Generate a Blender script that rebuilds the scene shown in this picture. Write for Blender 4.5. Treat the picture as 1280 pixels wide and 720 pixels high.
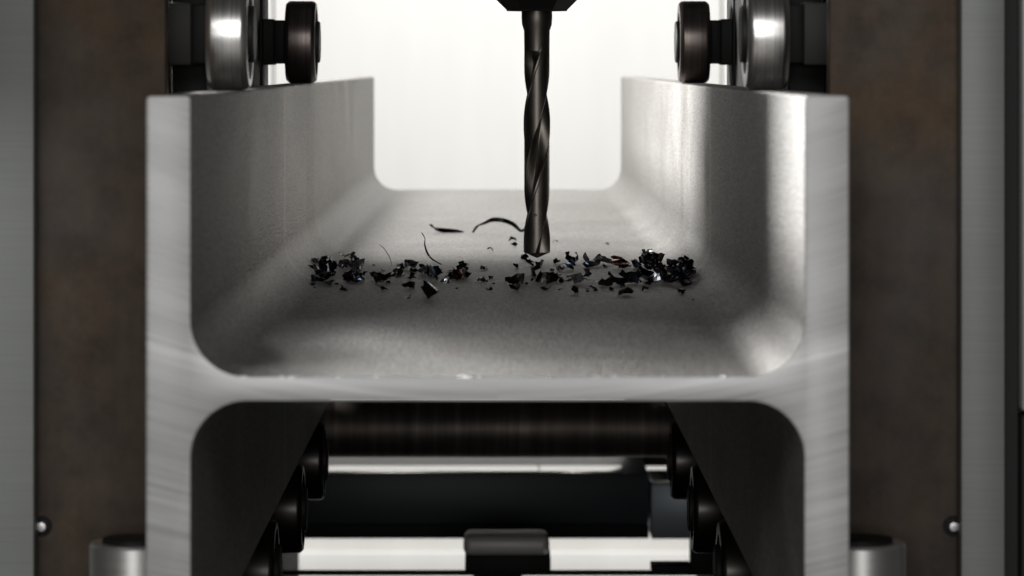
import bpy, bmesh, math, random
from mathutils import Vector, Matrix, noise

# ------------------------------------------------------------------ scene, camera, light
S = bpy.context.scene
for o in list(bpy.data.objects):
    bpy.data.objects.remove(o)
COL = S.collection
K = 2.1875                                 # beam end stands 0.8 * K m from the lens
ZC = 1.0                                   # lens height above the workshop floor (m)

cam_d = bpy.data.cameras.new('camera')
cam = bpy.data.objects.new('camera', cam_d)
COL.objects.link(cam)
cam.location = (0, 0, ZC)
cam.rotation_euler = (math.radians(90), 0, 0)
cam_d.sensor_width = 36
cam_d.lens = 120.15
cam_d.shift_y = -0.2190                    # view camera style falling front, verticals stay upright
cam_d.shift_x = 0.0141
cam_d.clip_start = 0.02
cam_d.clip_end = 100
cam_d.dof.use_dof = True
cam_d.dof.focus_distance = 2.60
cam_d.dof.aperture_fstop = 14.0
S.camera = cam

W = bpy.data.worlds.new('World')
S.world = W
W.use_nodes = True
bg = W.node_tree.nodes['Background']
bg.inputs['Color'].default_value = (1.0, 0.97, 0.94, 1)
bg.inputs['Strength'].default_value = 0.05

S.view_settings.view_transform = 'Standard'
S.view_settings.look = 'None'
S.view_settings.exposure = 0
S.view_settings.gamma = 1
S.view_settings.use_curve_mapping = False


def area(name, loc, target, sx, sy, power, color=(1, 1, 1)):
    d = bpy.data.lights.new(name, 'AREA')
    d.shape = 'RECTANGLE'
    d.size, d.size_y, d.energy, d.color = sx, sy, power, color
    o = bpy.data.objects.new(name, d)
    COL.objects.link(o)
    o.location = loc
    o.rotation_euler = (Vector(target) - Vector(loc)).to_track_quat('-Z', 'Y').to_euler()
    return o


# hall lights washing the added white screen behind the machine
area('hall_light', (0, 4.9, 2.9), (0, 6.6, 1.1), 2.8, 0.7, 103, (1, 0.995, 0.98))
# lamp over the machine, behind the gantry
area('rear_lamp', (-0.8, 4.5, 2.6), (0.05, 3.3, 0.85), 0.8, 0.5, 56, (1, 0.99, 0.975))
# lamp at the side, shining over the shaded flange between the roller posts
area('side_lamp', (-1.0, 3.58, 1.27), (0.15, 3.40, 0.95), 0.62, 0.20, 50, (1, 0.995, 0.98))
# soft light from above and behind the camera
area('front_lamp', (-0.45, -2.2, 2.5), (0.0, 1.8, 0.80), 2.6, 0.9, 67, (1, 0.995, 0.985))
# lower, weaker fill light added behind the camera for the lower interior
area('low_front_fill', (-0.08, -2.6, 1.15), (0.0, 1.8, 0.75), 1.6, 0.5, 34, (1, 0.995, 0.985))

# ------------------------------------------------------------------ helpers


def finish(name, bm, mats, parent=None, angle=32, smooth=True, loc=None):
    bmesh.ops.recalc_face_normals(bm, faces=bm.faces)
    if smooth:
        lim = math.radians(angle)
        for f in bm.faces:
            f.smooth = True
        for e in bm.edges:
            if len(e.link_faces) == 2:
                e.smooth = e.calc_face_angle(0) < lim
            else:
                e.smooth = False
    me = bpy.data.meshes.new(name)
    bm.to_mesh(me)
    bm.free()
    if not isinstance(mats, (list, tuple)):
        mats = [mats]
    for m in mats:
        me.materials.append(m)
    o = bpy.data.objects.new(name, me)
    COL.objects.link(o)
    if parent:
        o.parent = parent
    if loc:
        o.location = loc
    return o


def tag(o, label, cat, group=None):
    o['label'] = label
    o['category'] = cat
    if group:
        o['group'] = group
    return o


def thing(name, label, cat, loc, group=None):
    o = bpy.data.objects.new(name, None)
    o.empty_display_size = 0.02
    COL.objects.link(o)
    o.location = loc
    return tag(o, label, cat, group)


def copy_tree(o, parent=None):
    c = o.copy()
    COL.objects.link(c)
    c.parent = parent
    for ch in list(o.children):
        copy_tree(ch, c)
    return c


def box(bm, x0, x1, y0, y1, z0, z1, bev=0.0, seg=2):
    g = bmesh.ops.create_cube(bm, size=1)
    vs = g['verts']
    for v in vs:
        v.co = Vector(((x0 + x1) / 2 + v.co.x * (x1 - x0), (y0 + y1) / 2 + v.co.y * (y1 - y0), (z0 + z1) / 2 + v.co.z * (z1 - z0)))
    if bev > 0:
        es = list({e for v in vs for e in v.link_edges})
        bmesh.ops.bevel(bm, geom=es, offset=bev, segments=seg, profile=0.5, affect='EDGES')


def bbox(*a, **k):
    bm = bmesh.new()
    box(bm, *a, **k)
    return bm


def lathe(prof, n=64, axis='X'):
    """prof: list of (along, radius); closed on the axis at both ends."""
    bm = bmesh.new()
    rings = []
    for a, r in prof:
        if r < 1e-6:
            co = {'X': (a, 0, 0), 'Z': (0, 0, a), 'Y': (0, a, 0)}[axis]
            rings.append([bm.verts.new(co)])
        else:
            ring = []
            for i in range(n):
                t = 2 * math.pi * i / n
                c, s = r * math.cos(t), r * math.sin(t)
                co = {'X': (a, c, s), 'Z': (c, s, a), 'Y': (s, a, c)}[axis]
                ring.append(bm.verts.new(co))
            rings.append(ring)
    for A, B in zip(rings, rings[1:]):
        if len(A) == 1 and len(B) == 1:
            continue
        for i in range(n):
            j = (i + 1) % n
            if len(A) == 1:
                bm.faces.new((A[0], B[i], B[j]))
            elif len(B) == 1:
                bm.faces.new((A[i], A[j], B[0]))
            else:
                bm.faces.new((A[i], A[j], B[j], B[i]))
    return bm


# ------------------------------------------------------------------ materials
def mat(name, color, metallic=0.0, rough=0.5, spec=0.5):
    m = bpy.data.materials.new(name)
    m.use_nodes = True
    b = m.node_tree.nodes['Principled BSDF']
    b.inputs['Base Color'].default_value = (*color, 1)
    b.inputs['Metallic'].default_value = metallic
    b.inputs['Roughness'].default_value = rough
    b.inputs['Specular IOR Level'].default_value = spec
    return m


class NT:
    def __init__(self, m):
        self.t = m.node_tree
        self.b = self.t.nodes['Principled BSDF']

    def n(self, kind, **kw):
        x = self.t.nodes.new(kind)
        for k, v in kw.items():
            if k in x.inputs:
                x.inputs[k].default_value = v
            else:
                setattr(x, k, v)
        return x

    def l(self, a, b):
        self.t.links.new(a, b)

    def coords(self, scale=(1, 1, 1), loc=(0, 0, 0)):
        c = self.n('ShaderNodeTexCoord')
        m = self.n('ShaderNodeMapping')
        m.inputs['Scale'].default_value = scale
        m.inputs['Location'].default_value = loc
        self.l(c.outputs['Object'], m.inputs['Vector'])
        return m.outputs['Vector']

    def noise(self, vec, scale, detail=4, rough=0.55):
        x = self.n('ShaderNodeTexNoise')
        x.inputs['Scale'].default_value = scale
        x.inputs['Detail'].default_value = detail
        x.inputs['Roughness'].default_value = rough
        self.l(vec, x.inputs['Vector'])
        return x.outputs['Fac']

    def ramp(self, fac, stops):
        x = self.n('ShaderNodeValToRGB')
        e = x.color_ramp.elements
        e[0].position, e[0].color = stops[0][0], (*stops[0][1], 1)
        e[1].position, e[1].color = stops[-1][0], (*stops[-1][1], 1)
        for p, c in stops[1:-1]:
            k = e.new(p)
            k.color = (*c, 1)
        self.l(fac, x.inputs['Fac'])
        return x.outputs['Color']

    def mul(self, a, b, fac=1.0, mode='MULTIPLY'):
        x = self.n('ShaderNodeMix', data_type='RGBA', blend_type=mode)
        x.inputs[0].default_value = fac
        self.l(a, x.inputs[6])
        self.l(b, x.inputs[7])
        return x.outputs[2]

    def rng(self, fac, a, b, lo=0.0, hi=1.0):
        x = self.n('ShaderNodeMapRange')
        x.inputs['From Min'].default_value, x.inputs['From Max'].default_value = lo, hi
        x.inputs['To Min'].default_value, x.inputs['To Max'].default_value = a, b
        self.l(fac, x.inputs['Value'])
        return x.outputs['Result']

    def bump(self, h, strength, dist):
        x = self.n('ShaderNodeBump')
        x.inputs['Strength'].default_value = strength
        x.inputs['Distance'].default_value = dist
        self.l(h, x.inputs['Height'])
        self.l(x.outputs['Normal'], self.b.inputs['Normal'])


def g(v):
    return (v, v * 0.985, v * 0.965)


# shot-blasted mill steel (beam skin)
M_blast = mat('blasted_steel', g(0.30), 0.75, 0.42)
q = NT(M_blast)
v = q.coords()
big = q.noise(v, 9, 4)
vstreak = q.coords((30, 1.2, 30))
st = q.noise(vstreak, 1.0, 5)
fine = q.noise(q.coords((1, 0.13, 1)), 520, 3, 0.75)
grain = q.noise(q.coords((1, 0.16, 1)), 1000, 2, 0.8)
c1 = q.ramp(big, [(0.3, (0.255, 0.240, 0.226)), (0.55, (0.315, 0.304, 0.292)), (0.75, (0.35, 0.343, 0.334))])
c2 = q.ramp(st, [(0.3, (0.93, 0.93, 0.93)), (0.7, (1, 1, 1))])
c3 = q.ramp(fine, [(0.3, (0.66, 0.65, 0.64)), (0.5, (1, 1, 1)), (0.7, (1.28, 1.28, 1.28))])
specks = q.noise(q.coords((1, 0.2, 1)), 260, 4, 0.75)
c4 = q.ramp(specks, [(0.30, (0.62, 0.54, 0.48)), (0.40, (1, 1, 1)), (0.66, (1, 1, 1)), (0.74, (1.25, 1.25, 1.25))])
tcy = q.n('ShaderNodeTexCoord')
sy = q.n('ShaderNodeSeparateXYZ')
q.l(tcy.outputs['Object'], sy.inputs[0])
wob = q.n('ShaderNodeMath', operation='MULTIPLY_ADD')
wob.inputs[1].default_value = 0.03
q.l(q.noise(q.coords((6, 1, 6)), 3, 3), wob.inputs[0])
q.l(sy.outputs[1], wob.inputs[2])
yr = q.rng(wob.outputs[0], 0, 1, 2.2, 3.2)      # lighter and darker bands across the beam
c7 = q.ramp(yr, [(0.325, (1, 1, 1)), (0.332, (1.28, 1.27, 1.25)), (0.350, (1.22, 1.21, 1.2)), (0.358, (1, 1, 1)), (0.62, (1, 1, 1)), (0.64, (0.86, 0.85, 0.84)), (0.74, (0.88, 0.87, 0.86)), (0.76, (1, 1, 1))])
q.l(q.mul(q.mul(q.mul(q.mul(c1, c2), c3), c4), c7), q.b.inputs['Base Color'])
q.l(q.rng(big, 0.42, 0.52, 0.3, 0.7), q.b.inputs['Roughness'])
q.bump(q.mul(grain, fine, 0.6, 'MIX'), 0.8, 0.0009)

# saw-cut end face: arcs left by the circular blade
M_cut = mat('saw_cut_steel', g(0.42), 0.25, 0.55)
q = NT(M_cut)
tc = q.n('ShaderNodeTexCoord')
sub = q.n('ShaderNodeVectorMath', operation='SUBTRACT')
sub.inputs[1].default_value = (0.0, 0.0, ZC + 0.445)
q.l(tc.outputs['Object'], sub.inputs[0])
sep = q.n('ShaderNodeSeparateXYZ')
q.l(sub.outputs[0], sep.inputs[0])
cmb = q.n('ShaderNodeCombineXYZ')
q.l(sep.outputs[0], cmb.inputs[0])
q.l(sep.outputs[2], cmb.inputs[2])
ln = q.n('ShaderNodeVectorMath', operation='LENGTH')
q.l(cmb.outputs[0], ln.inputs[0])
at2 = q.n('ShaderNodeMath', operation='ARCTAN2')
q.l(sep.outputs[0], at2.inputs[0])
q.l(sep.outputs[2], at2.inputs[1])
pol = q.n('ShaderNodeCombineXYZ')
mr = q.n('ShaderNodeMath', operation='MULTIPLY')
mr.inputs[1].default_value = 520
q.l(ln.outputs['Value'], mr.inputs[0])
q.l(mr.outputs[0], pol.inputs[0])
ma = q.n('ShaderNodeMath', operation='MULTIPLY')
ma.inputs[1].default_value = 5
q.l(at2.outputs[0], ma.inputs[0])
q.l(ma.outputs[0], pol.inputs[1])
arcs = q.noise(pol.outputs[0], 1.0, 5, 0.65)
mr2 = q.n('ShaderNodeMath', operation='MULTIPLY')
mr2.inputs[1].default_value = 42
q.l(ln.outputs['Value'], mr2.inputs[0])
pol2 = q.n('ShaderNodeCombineXYZ')
q.l(mr2.outputs[0], pol2.inputs[0])
ma2 = q.n('ShaderNodeMath', operation='MULTIPLY')
ma2.inputs[1].default_value = 4
q.l(at2.outputs[0], ma2.inputs[0])
q.l(ma2.outputs[0], pol2.inputs[1])
arcs2 = q.noise(pol2.outputs[0], 1.0, 3, 0.6)
ca = q.ramp(arcs, [(0.30, (0.31, 0.309, 0.306)), (0.5, (0.41, 0.409, 0.405)), (0.70, (0.51, 0.508, 0.503))])
cb = q.ramp(arcs2, [(0.35, (0.88, 0.88, 0.88)), (0.65, (1.06, 1.06, 1.06))])
# the one deep, bright pass of the blade
wv = q.n('ShaderNodeMath', operation='SUBTRACT')
wv.inputs[1].default_value = 0.6165
q.l(ln.outputs['Value'], wv.inputs[0])
ab = q.n('ShaderNodeMath', operation='ABSOLUTE')
q.l(wv.outputs[0], ab.inputs[0])
cc = q.ramp(q.rng(ab.outputs[0], 0, 1, 0.0, 0.012), [(0.0, (1.42, 1.42, 1.42)), (0.22, (1.2, 1.2, 1.2)), (1.0, (1, 1, 1))])
q.l(q.mul(q.mul(ca, cb), cc), q.b.inputs['Base Color'])
q.l(q.rng(arcs, 0.42, 0.6, 0.3, 0.7), q.b.inputs['Roughness'])
q.bump(arcs, 0.25, 0.0004)

# bright bearing steel, turned
M_chrome = mat('turned_bearing_steel', (0.52, 0.51, 0.50), 1.0, 0.22)
q = NT(M_chrome)
v = q.coords((700, 3, 3))
tr = q.noise(v, 1.0, 4)
q.l(q.ramp(tr, [(0.3, (0.40, 0.39, 0.38)), (0.7, (0.58, 0.57, 0.56))]), q.b.inputs['Base Color'])
q.l(q.rng(tr, 0.24, 0.36, 0.3, 0.7), q.b.inputs['Roughness'])

M_chromeV = mat('turned_steel_upright', (0.72, 0.71, 0.69), 1.0, 0.3)
q = NT(M_chromeV)
v = q.coords((3, 3, 500))
tr = q.noise(v, 1.0, 4)
q.l(q.rng(tr, 0.26, 0.42, 0.3, 0.7), q.b.inputs['Roughness'])

M_dark_roller = mat('dark_roller_steel', (0.045, 0.042, 0.039), 0.9, 0.3)  # even dark tone for the support rollers
M_rod = mat('polished_rod', (0.85, 0.84, 0.83), 1.0, 0.12)
M_worn = mat('dark_worn_roller_steel', (0.10, 0.088, 0.08), 0.9, 0.34)
q = NT(M_worn)
v = q.coords((420, 3, 3))
tr = q.noise(v, 1.0, 4)
q.l(q.ramp(tr, [(0.3, (0.07, 0.06, 0.056)), (0.7, (0.14, 0.115, 0.105))]), q.b.inputs['Base Color'])

M_black = mat('black_oxide', (0.007, 0.0068, 0.0065), 0.0, 0.6, 0.15)
M_black2 = mat('black_paint', (0.013, 0.0125, 0.012), 0.0, 0.6, 0.2)
M_block = mat('burnished_block', (0.020, 0.0195, 0.0185), 0.2, 0.55, 0.3)

# brown mill-scale plate
M_brown = mat('brown_scaled_plate', (0.05, 0.042, 0.037), 0.1, 0.55, 0.12)
q = NT(M_brown)
v = q.coords()
bn = q.noise(v, 11, 5)
sn = q.noise(q.coords((260, 3, 260)), 0.6, 4)
sv = q.noise(q.coords((60, 60, 3)), 1, 4)
b1 = q.ramp(bn, [(0.32, (0.031, 0.0235, 0.018)), (0.5, (0.044, 0.032, 0.0225)), (0.68, (0.060, 0.038, 0.022))])
b2 = q.mul(q.ramp(sv, [(0.3, (0.85, 0.85, 0.85)), (0.7, (1.1, 1.1, 1.1))]), q.ramp(q.noise(v, 26, 6, 0.7), [(0.34, (0.62, 0.62, 0.63)), (0.5, (1, 1, 1)), (0.66, (1.35, 1.32, 1.28))]))
q.l(q.mul(b1, b2), q.b.inputs['Base Color'])
q.l(q.rng(bn, 0.36, 0.55, 0.3, 0.7), q.b.inputs['Roughness'])
q.bump(sn, 0.15, 0.0005)

# ground grey column
M_grey = mat('ground_grey_column', (0.16, 0.17, 0.168), 0.15, 0.5)
q = NT(M_grey)
hn = q.noise(q.coords((6, 6, 480)), 1.0, 5, 0.65)
bn = q.noise(q.coords(), 7, 3)
a1 = q.ramp(hn, [(0.3, (0.150, 0.157, 0.150)), (0.7, (0.176, 0.184, 0.176))])
a2 = q.ramp(bn, [(0.3, (0.88, 0.88, 0.88)), (0.7, (1.06, 1.06, 1.06))])
q.l(q.mul(a1, a2), q.b.inputs['Base Color'])
q.bump(hn, 0.2, 0.0003)

M_palegrey = mat('pale_grey_cover', (0.34, 0.345, 0.35), 0.2, 0.4)
M_drill = mat('drill_steel', (0.075, 0.066, 0.058), 0.95, 0.27)
q = NT(M_drill)
dn = q.noise(q.coords((60, 60, 30)), 1.0, 4)
q.l(q.ramp(dn, [(0.3, (0.075, 0.067, 0.058)), (0.7, (0.12, 0.108, 0.094))]), q.b.inputs['Base Color'])
q.l(q.rng(dn, 0.3, 0.45, 0.3, 0.7), q.b.inputs['Roughness'])

M_rollbar = mat('scuffed_cross_roller', (0.06, 0.05, 0.045), 0.7, 0.5)
q = NT(M_rollbar)
rn = q.noise(q.coords((55, 2, 2)), 1.0, 5, 0.7)
rs = q.noise(q.coords((8, 60, 60)), 1.0, 4)
r1 = q.ramp(rn, [(0.3, (0.07, 0.06, 0.055)), (0.55, (0.17, 0.145, 0.13)), (0.75, (0.32, 0.28, 0.25))])
q.l(q.mul(r1, q.ramp(rs, [(0.3, (0.7, 0.7, 0.7)), (0.7, (1.1, 1.05, 1.0))])), q.b.inputs['Base Color'])

M_navy = mat('blue_black_paint', (0.045, 0.052, 0.057), 0.0, 0.45, 0.4)
M_slate = mat('slate_blue_steel', (0.30, 0.34, 0.38), 0.3, 0.4)
M_alu = mat('bright_aluminium', (0.72, 0.71, 0.69), 0.85, 0.22)
M_steel = mat('milled_steel', (0.62, 0.605, 0.59), 0.2, 0.5)
M_bed = mat('pale_bed_plate', (0.55, 0.545, 0.53), 0.3, 0.4)

M_backdrop = mat('white_backdrop', (0.78, 0.77, 0.74), 0, 0.9, 0.2)
q = NT(M_backdrop)
wn = q.noise(q.coords((5, 1, 0.8)), 1.3, 4)
q.l(q.ramp(wn, [(0.3, (0.74, 0.73, 0.705)), (0.65, (0.80, 0.79, 0.765))]), q.b.inputs['Base Color'])
M_wall = mat('grey_hall_wall', (0.16, 0.155, 0.15), 0, 0.8, 0.2)
M_floor = mat('pale_hall_floor', (0.68, 0.66, 0.63), 0, 0.55, 0.4)
q = NT(M_floor)
wn = q.noise(q.coords(), 2.2, 6)
q.l(q.ramp(wn, [(0.3, (0.16, 0.155, 0.15)), (0.7, (0.22, 0.215, 0.205))]), q.b.inputs['Base Color'])

CHIP = []
for nm, c in (('black', (0.012, 0.012, 0.013)), ('blue', (0.018, 0.024, 0.034)), ('steel', (0.11, 0.115, 0.125)), ('straw', (0.032, 0.019, 0.016))):
    m = mat('chip_' + nm, c, 1.0, 0.2)
    q = NT(m)
    cn = q.noise(q.coords(), 260, 3)
    hi = tuple(min(1, x * 2.6) for x in c)
    q.l(q.ramp(cn, [(0.35, c), (0.62, hi)]), q.b.inputs['Base Color'])
    q.l(q.rng(cn, 0.08, 0.30, 0.35, 0.7), q.b.inputs['Roughness'])
    CHIP.append(m)

# ------------------------------------------------------------------ the hall behind
bm = bmesh.new()
vs = [bm.verts.new(p) for p in ((-9, -4, 0), (9, -4, 0), (9, 8.6, 0), (-9, 8.6, 0))]
bm.faces.new(vs)
fl = finish('floor', bm, M_floor, smooth=False)
fl['kind'] = 'structure'
wl = finish('wall', bbox(-9, 9, 8.6, 8.75, 0, 5), M_wall, smooth=False)
wl['kind'] = 'structure'
sc_ = thing('backdrop', 'tall white screen added as bright background behind the machine', 'backdrop', (0, 6.6, 0))  # added panels, a bright background kept small to limit reflections
for k in range(3):
    finish('panel', bbox(-1.3 + k * 0.8667 + 0.002, -1.3 + (k + 1) * 0.8667 - 0.002, 0, 0.04, 0, 1.75, bev=0.002), M_backdrop, sc_)
finish('foot_rail', bbox(-1.3, 1.3, -0.03, -0.001, 0, 0.06, bev=0.003), M_backdrop, sc_)

# ------------------------------------------------------------------ the H beam
H2, TF, TW2, RF = 0.180, 0.0228, 0.00625, 0.029
ZT, ZB = ZC - 0.0165, ZC - 0.3165
ZW = (ZT + ZB) / 2
WEB = ZW + TW2
Y0, Y1 = 0.80 * K, 1.99 * K


def arc(cx, cz, r, a0, a1, n):
    return [(cx + r * math.cos(math.radians(a0 + (a1 - a0) * i / n)), cz + r * math.sin(math.radians(a0 + (a1 - a0) * i / n))) for i in range(n + 1)]


xi = H2 - TF
cr = 0.0022
quarter = []                                # right half, from the web middle top, counter-clockwise from above
pts = []
# upper right: web top -> fillet -> flange inner -> flange top
pts += arc(xi - RF, WEB + RF, RF, 270, 360, 14)
pts += arc(xi + cr, ZT - cr, cr, 180, 90, 4)
pts += arc(H2 - cr, ZT - cr, cr, 90, 0, 4)
pts += arc(H2 - cr, ZB + cr, cr, 0, -90, 4)
pts += arc(xi + cr, ZB + cr, cr, 270, 180, 4)
pts += arc(xi - RF, ZW - TW2 - RF, RF, 0, 90, 14)
left = [(-x, z) for x, z in reversed(pts)]
prof = pts + left
bm = bmesh.new()
A = [bm.verts.new((x, Y0, z)) for x, z in prof]
ff = bm.faces.new(A)
ex = bmesh.ops.extrude_face_region(bm, geom=[ff])
for e in ex['geom']:
    if isinstance(e, bmesh.types.BMVert):
        e.co.y = Y1
bm.faces.ensure_lookup_table()
front = [f for f in bm.faces if len(f.verts) > 10 and abs(f.calc_center_median().y - Y0) < 1e-5]
for f in bm.faces:
    f.material_index = 1 if len(f.verts) > 10 else 0
fe = list({e for f in bm.faces if len(f.verts) > 10 for e in f.edges})
bmesh.ops.bevel(bm, geom=fe, offset=0.0009, segments=2, profile=0.5, affect='EDGES', material=1)
beam = finish('steel_beam', bm, [M_blast, M_cut], angle=40)
tag(beam, 'grey shot-blasted steel H beam lying on its flange edges with a saw-cut end', 'beam')

M_burr = mat('bright_burr', (0.62, 0.61, 0.59), 0.6, 0.35)
rb = random.Random(3)
for px, w in ((305, 2.4), (352, 1.6), (366, 3.0), (412, 1.5), (424, 2.2), (470, 1.2), (583, 5.0), (600, 1.3), (690, 1.4), (748, 6.5), (770, 2.0), (830, 1.3), (905, 2.2)):
    bm = bmesh.new()
    bmesh.ops.create_icosphere(bm, subdivisions=1, radius=0.001)
    for vv in bm.verts:
        vv.co = Vector((vv.co.x * w * rb.uniform(0.8, 1.2), vv.co.y * 0.7, vv.co.z * rb.uniform(0.5, 1.0)))
    finish('burr', bm, M_burr, beam, loc=((px - 622) * 0.0004096, Y0 + 0.0003, WEB - 0.0001))

# ------------------------------------------------------------------ drill bit and chuck
DX, DY = 0.0305, 1.212 * K
R = 0.0103
Z_TIP = ZC - 0.1505
drill = thing('drill_bit', 'dark steel twist drill hanging point down above the web', 'drill bit', (DX, DY, Z_TIP))
N = 96
PITCH = 0.186


def drill_r(th):
    t = th % math.pi
    d = min(t, math.pi - t)                  # distance from flute centre
    fw = math.radians(39)
    if d < fw:
        u = d / fw
        return R * (0.36 + 0.58 * u ** 1.7)
    if t < math.pi / 2 and t < fw + math.radians(13):
        return R                              # the margin
    return R * 0.955


bm = bmesh.new()
rings = []
PH = math.radians(115)
zs = [0.0, 0.0006, 0.002, 0.0042]
z = 0.0046
while z < 0.166:
    zs.append(z)
    z += 0.0016
runout = 0.150
for z in zs:
    ring = []
    k = min(1.0, 0.06 + z / 0.0044)
    a = 2 * math.pi * z / PITCH + PH
    out = max(0.0, min(1.0, (z - runout) / 0.016))
    out = out * out * (3 - 2 * out)
    for i in range(N):
        th = 2 * math.pi * i / N
        r = drill_r(th) * (1 - out) + R * 0.955 * out
        ring.append(bm.verts.new((k * r * math.cos(th + a), k * r * math.sin(th + a), z)))
    rings.append(ring)
for A, B in zip(rings, rings[1:]):
    for i in range(N):
        j = (i + 1) % N
        bm.faces.new((A[i], A[j], B[j], B[i]))
bm.faces.new(list(reversed(rings[0])))
bm.faces.new(rings[-1])
finish('flutes', bm, M_drill, drill, angle=24)
finish('shank', lathe([(0.1605, 0), (0.1605, 0.0098), (0.176, 0.0100), (0.1810, 0.0116), (0.1860, 0.0119), (0.196, 0.0119), (0.196, 0)], 48, 'Z'), M_drill, drill)
hole = lathe([(-0.0012, 0), (-0.0012, 0.0011), (-0.0017, 0.0011), (-0.0017, 0.0005), (-0.0013, 0.0004), (-0.0013, 0)], 20, 'Y')
finish('coolant_hole', hole, M_black, drill, loc=(-0.0012, -R * 0.93 + 0.0013, 0.0335))

# chuck nut: a chamfered hexagonal nose, then the spindle up into the drill head
zn = ZC + 0.0408
chuck = thing('drill_chuck', 'black six-sided chuck with the drill hanging from it', 'chuck', (DX, DY, zn))
finish('nose', lathe([(0, 0), (0, 0.0232), (0.0012, 0.0238), (0.0125, 0.0352), (0.052, 0.0352), (0.055, 0.033), (0.055, 0)], 6, 'Z'), M_black, chuck, angle=10)
finish('spindle', lathe([(0.054, 0), (0.054, 0.030), (0.150, 0.030), (0.150, 0)], 48, 'Z'), M_black, chuck)
# ------------------------------------------------------------------ rollers
RR, RW = 0.035, 0.0255


def roller(label, group, mtread, inward, axle_len, mblock, name='hold_down_roller'):
    """origin at wheel centre; inward = +1 if the inner face looks to +x"""
    t = thing(name, label, 'roller', (0, 0, 0), group)
    s = inward
    w = RW / 2
    finish('tread', lathe([(-w, 0.025), (-w, RR - 0.0022), (-w + 0.0022, RR - 0.0003), (-w + 0.004, RR), (w - 0.004, RR),
                           (w - 0.0022, RR - 0.0003), (w, RR - 0.0022), (w, 0.0285), (w - 0.003, 0.0275), (w - 0.003, 0.02), (-w + 0.003, 0.02), (-w + 0.003, 0.024), (-w, 0.025)], 72), mtread, t)
    finish('side_seal', lathe([(-w + 0.0015, 0), (-w + 0.0015, 0.0245), (w - 0.0032, 0.027), (w - 0.0022, 0.0245), (w - 0.0018, 0)] if s > 0 else
                              [(w - 0.0015, 0), (w - 0.0015, 0.0245), (-w + 0.0032, 0.027), (-w + 0.0022, 0.0245), (-w + 0.0018, 0)], 48), M_black, t)
    finish('hub_cap', lathe([(s * (w - 0.003), 0), (s * (w - 0.003), 0.0178), (s * (w + 0.0022), 0.0178), (s * (w + 0.0030), 0.0168), (s * (w + 0.0030), 0)], 40), M_block, t)
    x0, x1 = sorted((-s * (w - 0.002), -s * (w + 0.010)))
    finish('collar', bbox(x0, x1, -0.017, 0.017, -0.0185, 0.0185, bev=0.002), M_black, t)
    x0, x1 = sorted((-s * (w + 0.0095), -s * axle_len))
    finish('axle_block', bbox(x0, x1, -0.0195, 0.0195, -0.0195, 0.0195, bev=0.0016), mblock, t)
    return t


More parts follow.
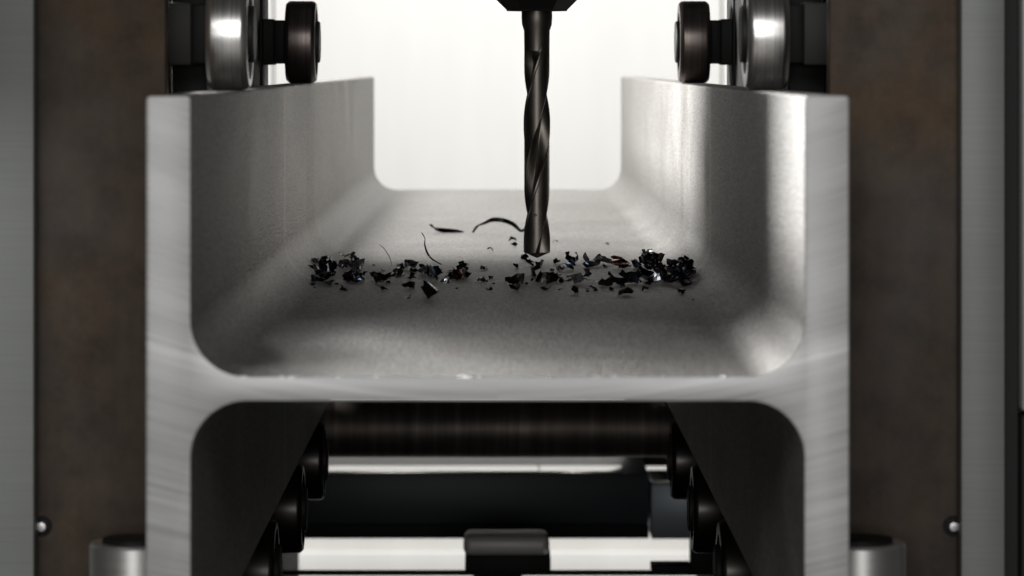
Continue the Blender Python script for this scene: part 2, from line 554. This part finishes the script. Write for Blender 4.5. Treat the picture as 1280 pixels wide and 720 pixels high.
ROLLX = 0.1672
YA, YB = 0.976 * K, 1.333 * K
PY = 0.93 * K                               # front of the brown plates
for s in (-1, 1):
    side = 'brown plate and shaded' if s < 0 else 'brown plate and brightly lit'
    inward = -s
    r = roller('bright polished hold-down roller on the ' + ('shaded' if s < 0 else 'brightly lit') + ' flange edge', 'hold-down rollers on the flange edges', M_chrome, inward, 0.065, M_block)
    r.location = (s * ROLLX, YA, ZT + RR)
    r = roller('dark worn hold-down roller behind the polished one on the ' + ('shaded' if s < 0 else 'brightly lit') + ' flange', 'hold-down rollers on the flange edges', M_worn, inward, 0.058, M_black)
    r.location = (s * ROLLX, YB, ZT + RR)
    # posts that carry the axle blocks
    fl_ = 'shaded' if s < 0 else 'brightly lit'
    x0, x1 = sorted((s * 0.1835, s * 0.2055))
    p = finish('roller_post', bbox(x0, x1, YA + 0.0185, YA + 0.062, 0, ZC + 0.26, bev=0.001), M_black)
    tag(p, 'black upright post behind the polished roller on the %s flange' % fl_, 'post', 'roller posts')
    x0, x1 = sorted((s * 0.1985, s * 0.25))
    p = finish('roller_post', bbox(x0, x1, YB - 0.03, YB + 0.045, 0, ZC + 0.26, bev=0.0015), M_black)
    tag(p, 'black upright post carrying the dark worn roller on the %s flange' % fl_, 'post', 'roller posts')
    gr = finish('guide_rod', lathe([(0, 0), (0, 0.0036), (ZC + 0.26, 0.0036), (ZC + 0.26, 0)], 32, 'Z'), M_rod)
    gr.location = (s * 0.2098, YA + 0.030, 0)
    tag(gr, 'thin polished upright guide rod between brown plate and post by the %s flange' % fl_, 'rod', 'guide rods')

    # brown plate and the grey column beside it
    x0, x1 = sorted((s * 0.1975, s * 0.365))
    bp = finish('side_plate', bbox(x0, x1, PY, PY + 0.02, 0, ZC + 0.30, bev=0.0012), M_brown)
    tag(bp, 'tall dark brown steel plate beside the %s flange' % fl_, 'plate', 'brown side plates')
    x0, x1 = sorted((s * 0.2734, s * (0.2989 if s > 0 else 0.36)))
    gc = finish('column', bbox(x0, x1, PY - 0.020, PY - 0.001, 0, ZC + 0.30, bev=0.0008), M_grey)
    tag(gc, 'grey ground-steel upright in front of the brown plate, %s' % ('broad and plain' if s < 0 else 'narrow, with a dark groove beside it'), 'column', 'grey machine uprights')

    # bolt head at the plate edge
    b = thing('bolt', 'small round bolt head on the brown plate beside the %s grey upright' % ('broad' if s < 0 else 'narrow'), 'bolt', (s * 0.2712, PY, ZC - 0.2752), 'bolts on the brown plates')
    finish('head', lathe([(0.001, 0), (0.001, 0.0038), (-0.0035, 0.0038), (-0.0048, 0.0026), (-0.0050, 0)], 24, 'Y'), M_chrome, b)
    finish('washer', lathe([(0.0015, 0), (0.0015, 0.0062), (-0.0009, 0.0062), (-0.0009, 0)], 24, 'Y'), M_black, b)

    # upright guide roller against the outer side of the flange
    t = thing('guide_roller', 'upright polished guide roller against the outside of the %s flange' % fl_, 'roller', (s * 0.2062, 0.889 * K, 0), 'upright guide rollers')
    zt = ZC - 0.2720
    finish('drum', lathe([(zt - 0.17, 0), (zt - 0.17, 0.0245), (zt - 0.168, 0.026), (zt - 0.0015, 0.026), (zt, 0.0250), (zt, 0)], 64, 'Z'), M_chromeV, t)
    finish('end_cap', lathe([(zt - 0.001, 0), (zt - 0.001, 0.019), (zt + 0.0022, 0.0185), (zt + 0.0025, 0.010), (zt + 0.0025, 0)], 40, 'Z'), M_black, t)
    finish('pin', lathe([(0, 0), (0, 0.012), (zt - 0.16, 0.012), (zt - 0.16, 0)], 32, 'Z'), M_black, t)

    if s < 0:
        gd = finish('blocker', bbox(-0.50, -0.255, Y0 - 0.04, Y0 - 0.02, ZC + 0.066, ZC + 0.40, bev=0.002), M_grey)  # unseen panel added to shade the tops of the uprights
        tag(gd, 'grey guard panel added out of view to shade the broad grey upright', 'blocker')
        ga = finish('blocker_post', bbox(-0.50, -0.46, Y0 - 0.0195, Y0 + 0.02, 0, ZC + 0.40, bev=0.002), M_grey)
        tag(ga, 'grey post added out of view to hold the guard panel', 'post')
    # rail and support rollers under the flange
    x0, x1 = sorted((s * 0.1925, s * 0.222))
    rl = finish('roller_rail', bbox(x0, x1, YA + 0.08, YB - 0.05, 0, ZB - 0.008, bev=0.001), M_black)
    tag(rl, 'black rail carrying the support rollers under the %s flange' % fl_, 'rail', 'support roller rails')
    x0, x1 = sorted((s * 0.252, s * 0.275))
    bm = bbox(x0, x1, YB + 0.048, Y1 - 0.02, 0, ZB + 0.004)
    xa, xb = sorted((s * 0.1815, s * 0.2515))
    box(bm, xa, xb, YB + 0.048, Y1 - 0.02, ZB - 0.002, ZB + 0.0035)  # ledge and wall added to keep lamp light from under the flange
    rl = finish('roller_rail', bm, M_black)
    x0, x1 = sorted((s * 0.2005, s * 0.2055))
    pn = finish('occluder', bbox(x0, x1, YB - 0.53, YB - 0.0305, 0, ZC + 0.26), M_black)  # sheet added to hold the side lamp off the near flange
    tag(pn, 'thin black upright sheet added as a light block between the roller posts of the %s flange' % fl_, 'occluder', 'added black occluders')
    tag(rl, 'black rail added to block light under the far end of the %s flange' % fl_, 'rail', 'support roller rails')
    for k, yy in enumerate((0.955 * K, 1.085 * K, 1.235 * K, 1.385 * K)):
        r = roller('small dark support roller under the %s flange, %s from the saw-cut end' % (fl_, ('first', 'second', 'third', 'fourth')[k]), 'support rollers under the flanges', M_dark_roller, inward, 0.040, M_black, 'support_roller')
        r.location = (s * (ROLLX - 0.001), yy, ZB - RR)

# the groove and cover beside the narrow upright
gb = finish('column', bbox(0.2992, 0.3078, PY - 0.012, PY - 0.002, 0, ZC + 0.30), M_black2)
tag(gb, 'black recessed strip between the narrow grey upright and the pale cover', 'column')
pc = finish('cover', bbox(0.3082, 0.36, PY - 0.024, PY - 0.003, ZC - 0.205, ZC + 0.30, bev=0.003), M_palegrey)
tag(pc, 'pale grey machine cover with a rounded lower corner beside the black strip', 'cover')
pc2 = finish('cover', bbox(0.3082, 0.36, PY - 0.022, PY - 0.003, 0, ZC - 0.2065, bev=0.003), M_black2)
tag(pc2, 'black machine cover below the pale grey one', 'cover')

gt = thing('gantry', 'black gantry bridge added out of view over the beam to shade its web', 'gantry', (0, 3.10, 0))
finish('bridge', bbox(-0.42, 0.85, 0, 0.13, ZC + 0.26, ZC + 0.60, bev=0.004), M_black2, gt)  # unseen bridge added and sized for the shade it casts
for yy in (-0.10, 0.11):
    finish('leg', bbox(0.72, 0.84, yy, yy + 0.10, 0, ZC + 0.2595), M_black2, gt)
finish('foot', bbox(0.70, 0.86, -0.14, 0.25, 0, 0.03), M_black2, gt)
finish('arm', bbox(DX - 0.08, DX + 0.08, DY + 0.10 - 3.10, 0.001, ZC + 0.275, ZC + 0.33, bev=0.003), M_black2, gt)
finish('head_housing', bbox(DX - 0.17, DX + 0.13, DY - 0.09 - 3.10, DY + 0.0995 - 3.10, zn + 0.148, zn + 0.308, bev=0.008), M_black2, gt)
mb = finish('baffle', bbox(-0.6, 0.6, 0.95, 3.2, 0, ZC - 0.64, bev=0.004), M_black2)  # unseen block added to darken the space below the beam
tag(mb, 'black pedestal added unseen below the rollers to cut floor light', 'baffle')
sp = thing('shade_plate', 'black plate on legs added behind the beam to darken its lower channel', 'stop', (0, Y1 + 0.002, 0))
finish('plate', bbox(-0.30, 0.30, 0, 0.02, ZC - 0.39, ZC - 0.174, bev=0.001), M_black2, sp)  # plate added to keep background light out of the lower channel
for s in (-1, 1):
    finish('leg', bbox(s * 0.295 - 0.02, s * 0.295 + 0.02, 0.0205, 0.05, 0, ZC - 0.25), M_black2, sp)
finish('bracket', bbox(0.163, 0.27, 0.0205, 0.03, ZC - 0.515, ZC - 0.30), M_black2, sp)

# ------------------------------------------------------------------ things behind, under the beam
t = thing('cross_roller', 'dark scuffed cylinder lying across, behind the support rollers', 'roller', (0, 1.70 * K, ZC - 0.3965))
finish('drum', lathe([(-0.30, 0), (-0.30, 0.030), (-0.298, 0.0315), (0.298, 0.0315), (0.30, 0.030), (0.30, 0)], 64), M_rollbar, t)
for s in (-1, 1):
    finish('journal', lathe([(s * 0.299, 0), (s * 0.299, 0.012), (s * 0.345, 0.012), (s * 0.345, 0)], 32), M_black, t)
    st_ = finish('roller_stand', bbox(s * 0.345 - 0.012, s * 0.345 + 0.012, 1.70 * K - 0.03, 1.70 * K + 0.03, 0, ZC - 0.370, bev=0.002), M_black2)
    tag(st_, 'black stand holding the scuffed cross cylinder, on the side of the %s flange' % ('shaded' if s < 0 else 'brightly lit'), 'stand', 'cross roller stands')

bb = thing('box_beam', 'blue-black painted box beam running across under the steel beam', 'box beam', (0, 1.90 * K, ZC - 0.56))
finish('body', bbox(-0.42, 0.184, 0, 0.19, 0, 0.061, bev=0.0015), M_navy, bb)
finish('flange', bbox(-0.42, 0.184, -0.003, 0.04, -0.017, -0.0005, bev=0.001), M_black2, bb)
for s in (-1, 1):
    finish('leg', bbox(*((-0.41, -0.35) if s < 0 else (-0.03, 0.03)), 0.0, 0.035, -(ZC - 0.56), -0.0165), M_black2, bb)
tp = finish('strip', bbox(-0.42, 0.0500, 1.90 * K + 0.002, 1.90 * K + 0.066, ZC - 0.4988, ZC - 0.4958, bev=0.0006), M_alu)
tag(tp, 'long bright aluminium strip lying along the blue-black box beam', 'strip', 'aluminium strips')
tp = finish('strip', bbox(0.0515, 0.1535, 1.90 * K + 0.002, 1.90 * K + 0.066, ZC - 0.4988, ZC - 0.4958, bev=0.0006), M_alu)
tag(tp, 'short bright aluminium strip ending near the slate block', 'strip', 'aluminium strips')
eb = thing('end_block', 'slate grey block with a bright top beside the end of the box beam', 'block', (0.25, 1.89 * K, ZC - 0.575))
finish('body', bbox(-0.0640, 0.10, 0.0, 0.11, 0, 0.0665, bev=0.0015), M_slate, eb)
finish('top_plate', bbox(-0.0640, 0.10, 0.0015, 0.11, 0.0668, 0.0705, bev=0.0008), M_alu, eb)
finish('leg', bbox(0.02, 0.08, 0.005, 0.045, -(ZC - 0.575), 0.001), M_black2, eb)

BY = 1.69 * K
bd = thing('cross_bar', 'thin dark bar running across below the box beam', 'bar', (0, BY, ZC - 0.55))
finish('bar', bbox(-0.30, 0.30, -0.007, 0.007, -0.0025, 0.0015, bev=0.0005), M_black2, bd)
for s in (-1, 1):
    finish('leg', bbox(s * 0.28 - 0.02, s * 0.28 + 0.02, -0.006, 0.006, -(ZC - 0.55), -0.002), M_black2, bd)
cb = thing('clamp', 'steel clamp block with a rounded top sitting on the thin cross bar', 'clamp', (0.0105, BY, ZC - 0.5485))
finish('base', bbox(-0.0455, 0.0465, -0.03, 0.03, 0, 0.020, bev=0.001), M_black2, cb)
finish('jaw', bbox(-0.0472, 0.0452, -0.032, 0.032, 0.0202, 0.0415, bev=0.008, seg=4), M_steel, cb)
finish('bolt', lathe([(-0.030, 0), (-0.030, 0.0036), (-0.0345, 0.0036), (-0.0352, 0.0025), (-0.0352, 0)], 20, 'Y'), M_steel, cb, loc=(0.041, 0, 0.0260))
sb = finish('stop_block', bbox(0.166, 0.208, BY - 0.02, BY + 0.02, ZC - 0.5485, ZC - 0.5405, bev=0.0008), M_black2)
tag(sb, 'low dark stop block on the thin cross bar', 'block')
sb = finish('stop_block', bbox(0.2085, 0.245, BY - 0.02, BY + 0.02, ZC - 0.5485, ZC - 0.508, bev=0.0008), M_black2)
tag(sb, 'tall dark stop block beside the low one on the thin cross bar', 'block')

# ------------------------------------------------------------------ drilling chips
rnd = random.Random(7)


def chip_mesh(seed, length, width, turns, r0, r1, thick=0.00035, nseg=12, jag=0.35, pitch=0.3):
    """a broken curl of swarf: a ribbed, jagged ribbon wound on a cone"""
    rg = random.Random(seed)
    bm = bmesh.new()
    rows = []
    tot = turns * 2 * math.pi
    for i in range(nseg + 1):
        t = i / nseg
        a = tot * t
        r = r0 + (r1 - r0) * t
        rib = 1 + 0.07 * (1 if i % 2 else -1)
        wl_ = width * (0.75 + 0.35 * math.sin(math.pi * min(1, t * 1.15 + 0.05)))
        lo = -wl_ * 0.5 * (1 + rg.uniform(-jag, jag)) + pitch * length * (t - 0.5)
        hi = wl_ * 0.5 * (1 + rg.uniform(-jag, jag)) + pitch * length * (t - 0.5)
        row = []
        for u in (0, 0.5, 1):
            zz = lo + (hi - lo) * u
            rr = r * rib * (0.72 + 0.42 * u + rg.uniform(-0.05, 0.05))
            row.append((math.cos(a), math.sin(a), rr, zz))
        rows.append(row)
    vt, vb = [], []
    for row in rows:
        vt.append([bm.verts.new((c * (r + thick / 2), s * (r + thick / 2), z)) for c, s, r, z in row])
        vb.append([bm.verts.new((c * (r - thick / 2), s * (r - thick / 2), z)) for c, s, r, z in row])
    for i in range(nseg):
        for j in range(2):
            bm.faces.new((vt[i][j], vt[i + 1][j], vt[i + 1][j + 1], vt[i][j + 1]))
            bm.faces.new((vb[i][j], vb[i][j + 1], vb[i + 1][j + 1], vb[i + 1][j]))
        bm.faces.new((vt[i][0], vb[i][0], vb[i + 1][0], vt[i + 1][0]))
        bm.faces.new((vt[i][2], vt[i + 1][2], vb[i + 1][2], vb[i][2]))
    for i in (0, nseg):
        for j in range(2):
            bm.faces.new((vt[i][j], vt[i][j + 1], vb[i][j + 1], vb[i][j]))
    bmesh.ops.recalc_face_normals(bm, faces=bm.faces)
    for f in bm.faces:
        f.smooth = False
    me = bpy.data.meshes.new('metal_chip')
    # centre it
    c = sum((v.co for v in bm.verts), Vector()) / len(bm.verts)
    for v in bm.verts:
        v.co -= c
    bm.to_mesh(me)
    bm.free()
    return me


VAR = []
for k in range(22):
    rg = random.Random(100 + k)
    L = 0.010
    me = chip_mesh(k, L, rg.uniform(0.0035, 0.0065), rg.choice((0.22, 0.3, 0.38, 0.5, 0.7)), rg.uniform(0.003, 0.0055), rg.uniform(0.0035, 0.007), nseg=rg.choice((7, 9, 11)), pitch=rg.uniform(-0.5, 0.5))
    VAR.append(me)
BYMAT = {}


def variant(k, m):
    if (k, m) not in BYMAT:
        me = VAR[k].copy()
        me.materials.append(CHIP[m])
        BYMAT[(k, m)] = me
    return BYMAT[(k, m)]


FPX = 1953.0 * K


def web_xy(px, py):
    """where a line of sight meets the web, used to read the layout of the chips off the photo"""
    d = (ZC - WEB) * FPX / (py - 80.0)
    return (px - 622.0) / FPX * d, d


def put_chip(x, y, size, label, group, lift=0.0, flat=None, m=None):
    k = rnd.randrange(len(VAR))
    if m is None:
        m = rnd.choices((0, 1, 2, 3), (0.58, 0.18, 0.18, 0.06))[0]
    me = variant(k, m)
    o = bpy.data.objects.new('metal_chip', me)
    COL.objects.link(o)
    sc = Vector((1, 1, 1)) * size / 0.010
    rot = None
    for _ in range(5 if not flat else 9):       # chips settle on their flatter side
        r_ = Matrix.Rotation(rnd.uniform(0, 6.28), 3, 'Z') @ Matrix.Rotation(rnd.uniform(0.2, 2.9), 3, 'X') @ Matrix.Rotation(rnd.uniform(0, 6.28), 3, 'Z')
        zs_ = [(r_ @ vv.co).z for vv in me.vertices]
        h_ = max(zs_) - min(zs_)
        if rot is None or h_ < best_h:
            rot, best_h = r_, h_
    o.rotation_euler = rot.to_euler()
    o.scale = sc
    mz = min((rot @ (vv.co * sc.x)).z for vv in me.vertices)
    o.location = (x, y, WEB - mz - 0.00005 + lift)
    col_ = ('black', 'blue-tinted', 'silvery', 'brown-tinted')[m]
    big_ = 'tiny' if size < 0.0065 else 'small' if size < 0.0095 else 'large'
    tag(o, '%s %s %s' % (big_, col_, label), 'metal chip', group)
    return o


GA = 'chips heaped beside the shaded flange'
GB = 'chips heaped around the upright hair of swarf'
GC = 'chips scattered under the drill'
GD = 'chips heaped beside the brightly lit flange'
LA = 'curled steel chip in the heap beside the shaded flange'
LB = 'broken steel chip in the heap around the upright hair of swarf'
LC = 'lone steel chip on the web '
LD = 'curled steel chip in the dense heap beside the brightly lit flange'


def heap(spots, n, label, group, smin, smax, stack):
    for i in range(n):
        px, py, rx, ry = rnd.choice(spots)
        a = rnd.uniform(0, 6.28)
        q_ = math.sqrt(rnd.random())
        x, y = web_xy(px + rx * q_ * math.cos(a), py + ry * q_ * math.sin(a))
        put_chip(x, y, rnd.uniform(smin, smax), label, group, lift=rnd.choice(stack))


heap([(402, 340, 18, 9), (435, 333, 16, 9), (418, 352, 26, 7), (445, 350, 12, 7)], 52, LA, GA, 0.0055, 0.011, (0, 0, 0.002, 0.004))
heap([(482, 348, 11, 9), (505, 343, 16, 8), (530, 340, 18, 8), (560, 350, 22, 7), (575, 346, 9, 7)], 48, LB, GB, 0.005, 0.0105, (0, 0, 0, 0.0025))
heap([(845, 346, 20, 13), (825, 348, 22, 12), (852, 352, 14, 8), (808, 335, 10, 7)], 72, LD, GD, 0.006, 0.0115, (0, 0.002, 0.004, 0.006))
# single ones read off the photo: pixel, pixel of the base, size in mm, material or None
singles = [(374, 358, 6, 0), (391, 358, 6, 0), (430, 364, 5, 0), (480, 363, 6, 0), (512, 361, 8, 0), (510, 374, 4, 0), (536, 373, 14, 0),
           (601, 353, 8, 0), (606, 357, 8, 2), (612, 363, 6, 0), (582, 332, 4, 0), (613, 315, 7, 0), (643, 308, 10, 0), (640, 302, 6, 0), (694, 304, 7, 0),
           (645, 336, 10, 0), (663, 333, 12, 0), (672, 334, 10, 2), (655, 326, 8, 0), (695, 330, 12, 0), (708, 332, 10, 1), (716, 330, 11, 0), (700, 339, 10, 2), (714, 338, 9, 1),
           (738, 334, 12, 2), (735, 335, 8, 1), (753, 332, 13, 2), (756, 335, 9, 1), (777, 336, 15, 3), (782, 334, 10, 2), (796, 336, 12, 1),
           (646, 356, 13, 0), (636, 352, 7, 0), (643, 364, 9, 0), (668, 346, 9, 0), (682, 355, 14, 0), (690, 352, 12, 1), (684, 363, 9, 0), (702, 354, 6, 0), (708, 352, 9, 0), (666, 352, 4, 0),
           (728, 355, 13, 2), (740, 353, 6, 0), (757, 358, 14, 3), (775, 357, 14, 0), (788, 355, 14, 1), (780, 370, 14, 0), (720, 368, 10, 0), (742, 364, 9, 0), (765, 364, 6, 0),
           (806, 364, 5, 0), (852, 368, 6, 0), (812, 357, 11, 0), (701, 363, 3, 0), (759, 306, 3, 0), (605, 338, 6, 0)]
for px, py, mm, m in singles:
    x, y = web_xy(px, py)
    if py < 320:
        where = 'behind the drill point'
    elif px < 590:
        where = 'near the shaded flange'
    elif px < 640:
        where = 'between swarf hair and drill'
    elif px < 725:
        where = 'beneath the drill point' if py < 342 else 'just in front of the drill point'
    else:
        where = 'between the drill and the dense heap' if py < 342 else 'in front of the dense heap'
    put_chip(x, y, mm * 0.001, LC + where, GC, m=m, flat=(mm < 9))


for i in range(34):                              # crumbs between the heaps
    px, py = rnd.uniform(375, 870), rnd.gauss(350, 11)
    x, y = web_xy(px, max(322, min(376, py)))
    put_chip(x, y, rnd.uniform(0.0018, 0.0042), 'crumb of steel scattered between the heaps', 'crumbs between the heaps', flat=True)


def ribbon(name, path, width, thick, m, twist=0.0):
    bm = bmesh.new()
    rows = []
    n = len(path)
    for i, p in enumerate(path):
        p = Vector(p)
        d = (Vector(path[min(i + 1, n - 1)]) - Vector(path[max(i - 1, 0)])).normalized()
        up = Vector((0, 0, 1)) if abs(d.z) < 0.8 else Vector((0, 1, 0))
        sd = d.cross(up).normalized()
        nn = sd.cross(d).normalized()
        a = twist * i / n
        s2 = sd * math.cos(a) + nn * math.sin(a)
        n2 = nn * math.cos(a) - sd * math.sin(a)
        w = width * (0.25 + 0.75 * math.sin(math.pi * (0.08 + 0.9 * i / n))) * 0.5
        h = thick / 2
        rows.append([bm.verts.new(p + s2 * w + n2 * h), bm.verts.new(p - s2 * w + n2 * h), bm.verts.new(p - s2 * w - n2 * h), bm.verts.new(p + s2 * w - n2 * h)])
    for A, B in zip(rows, rows[1:]):
        for i in range(4):
            j = (i + 1) % 4
            bm.faces.new((A[i], A[j], B[j], B[i]))
    bm.faces.new(rows[0])
    bm.faces.new(list(reversed(rows[-1])))
    return finish(name, bm, m, angle=60)


def smoothpath(pts, n=8):
    out = []
    P = [Vector(p) for p in pts]
    for i in range(len(P) - 1):
        p0, p1, p2, p3 = P[max(i - 1, 0)], P[i], P[i + 1], P[min(i + 2, len(P) - 1)]
        for k in range(n):
            t = k / n
            out.append(0.5 * ((2 * p1) + (-p0 + p2) * t + (2 * p0 - 5 * p1 + 4 * p2 - p3) * t * t + (-p0 + 3 * p1 - 3 * p2 + p3) * t ** 3))
    out.append(P[-1])
    return out


def at(px, py, d):
    return ((px - 622) / FPX * d, d, ZC - (py - 80) / FPX * d)


_, dd = web_xy(545, 333)
h1 = ribbon('swarf_hair', smoothpath([at(552, 331, dd - .004), at(540, 324, dd), at(534, 316, dd), at(531, 306, dd - .002), at(531, 298, dd), at(527, 291, dd)]), 0.0016, 0.0006, CHIP[3], 2.0)
tag(h1, 'thin upright hair of swarf rising from the heap', 'swarf')
_, dd = web_xy(488, 338)
h2 = ribbon('swarf_hair', smoothpath([at(490, 333, dd), at(487, 322, dd), at(480, 311, dd), at(474, 306, dd + .003)]), 0.0005, 0.0003, CHIP[3], 1.0)
tag(h2, 'faint hair-thin bent thread of swarf beside the heap', 'swarf')
_, dd = web_xy(560, 291)
h3 = ribbon('swarf_curl', smoothpath([at(538, 281, dd), at(544, 286, dd - .004), at(556, 288.5, dd), at(568, 289.5, dd), at(580, 291, dd)]), 0.0055, 0.0009, CHIP[0], 1.6)
tag(h3, 'straight dark sliver of swarf with a hooked end, behind the drill', 'swarf', 'long swarf pieces behind the drill')
_, dd = web_xy(620, 293)
h4 = ribbon('swarf_curl', smoothpath([at(591, 291, dd), at(597, 283, dd - .004), at(606, 279, dd), at(616, 275, dd + .004), at(630, 276, dd + .004), at(642, 281, dd), at(652, 289, dd), at(660, 280, dd + .003), at(662, 262, dd + .003)]), 0.0042, 0.0008, CHIP[0], 3.4)
tag(h4, 'long wavy curl of dark swarf behind the drill', 'swarf', 'long swarf pieces behind the drill')
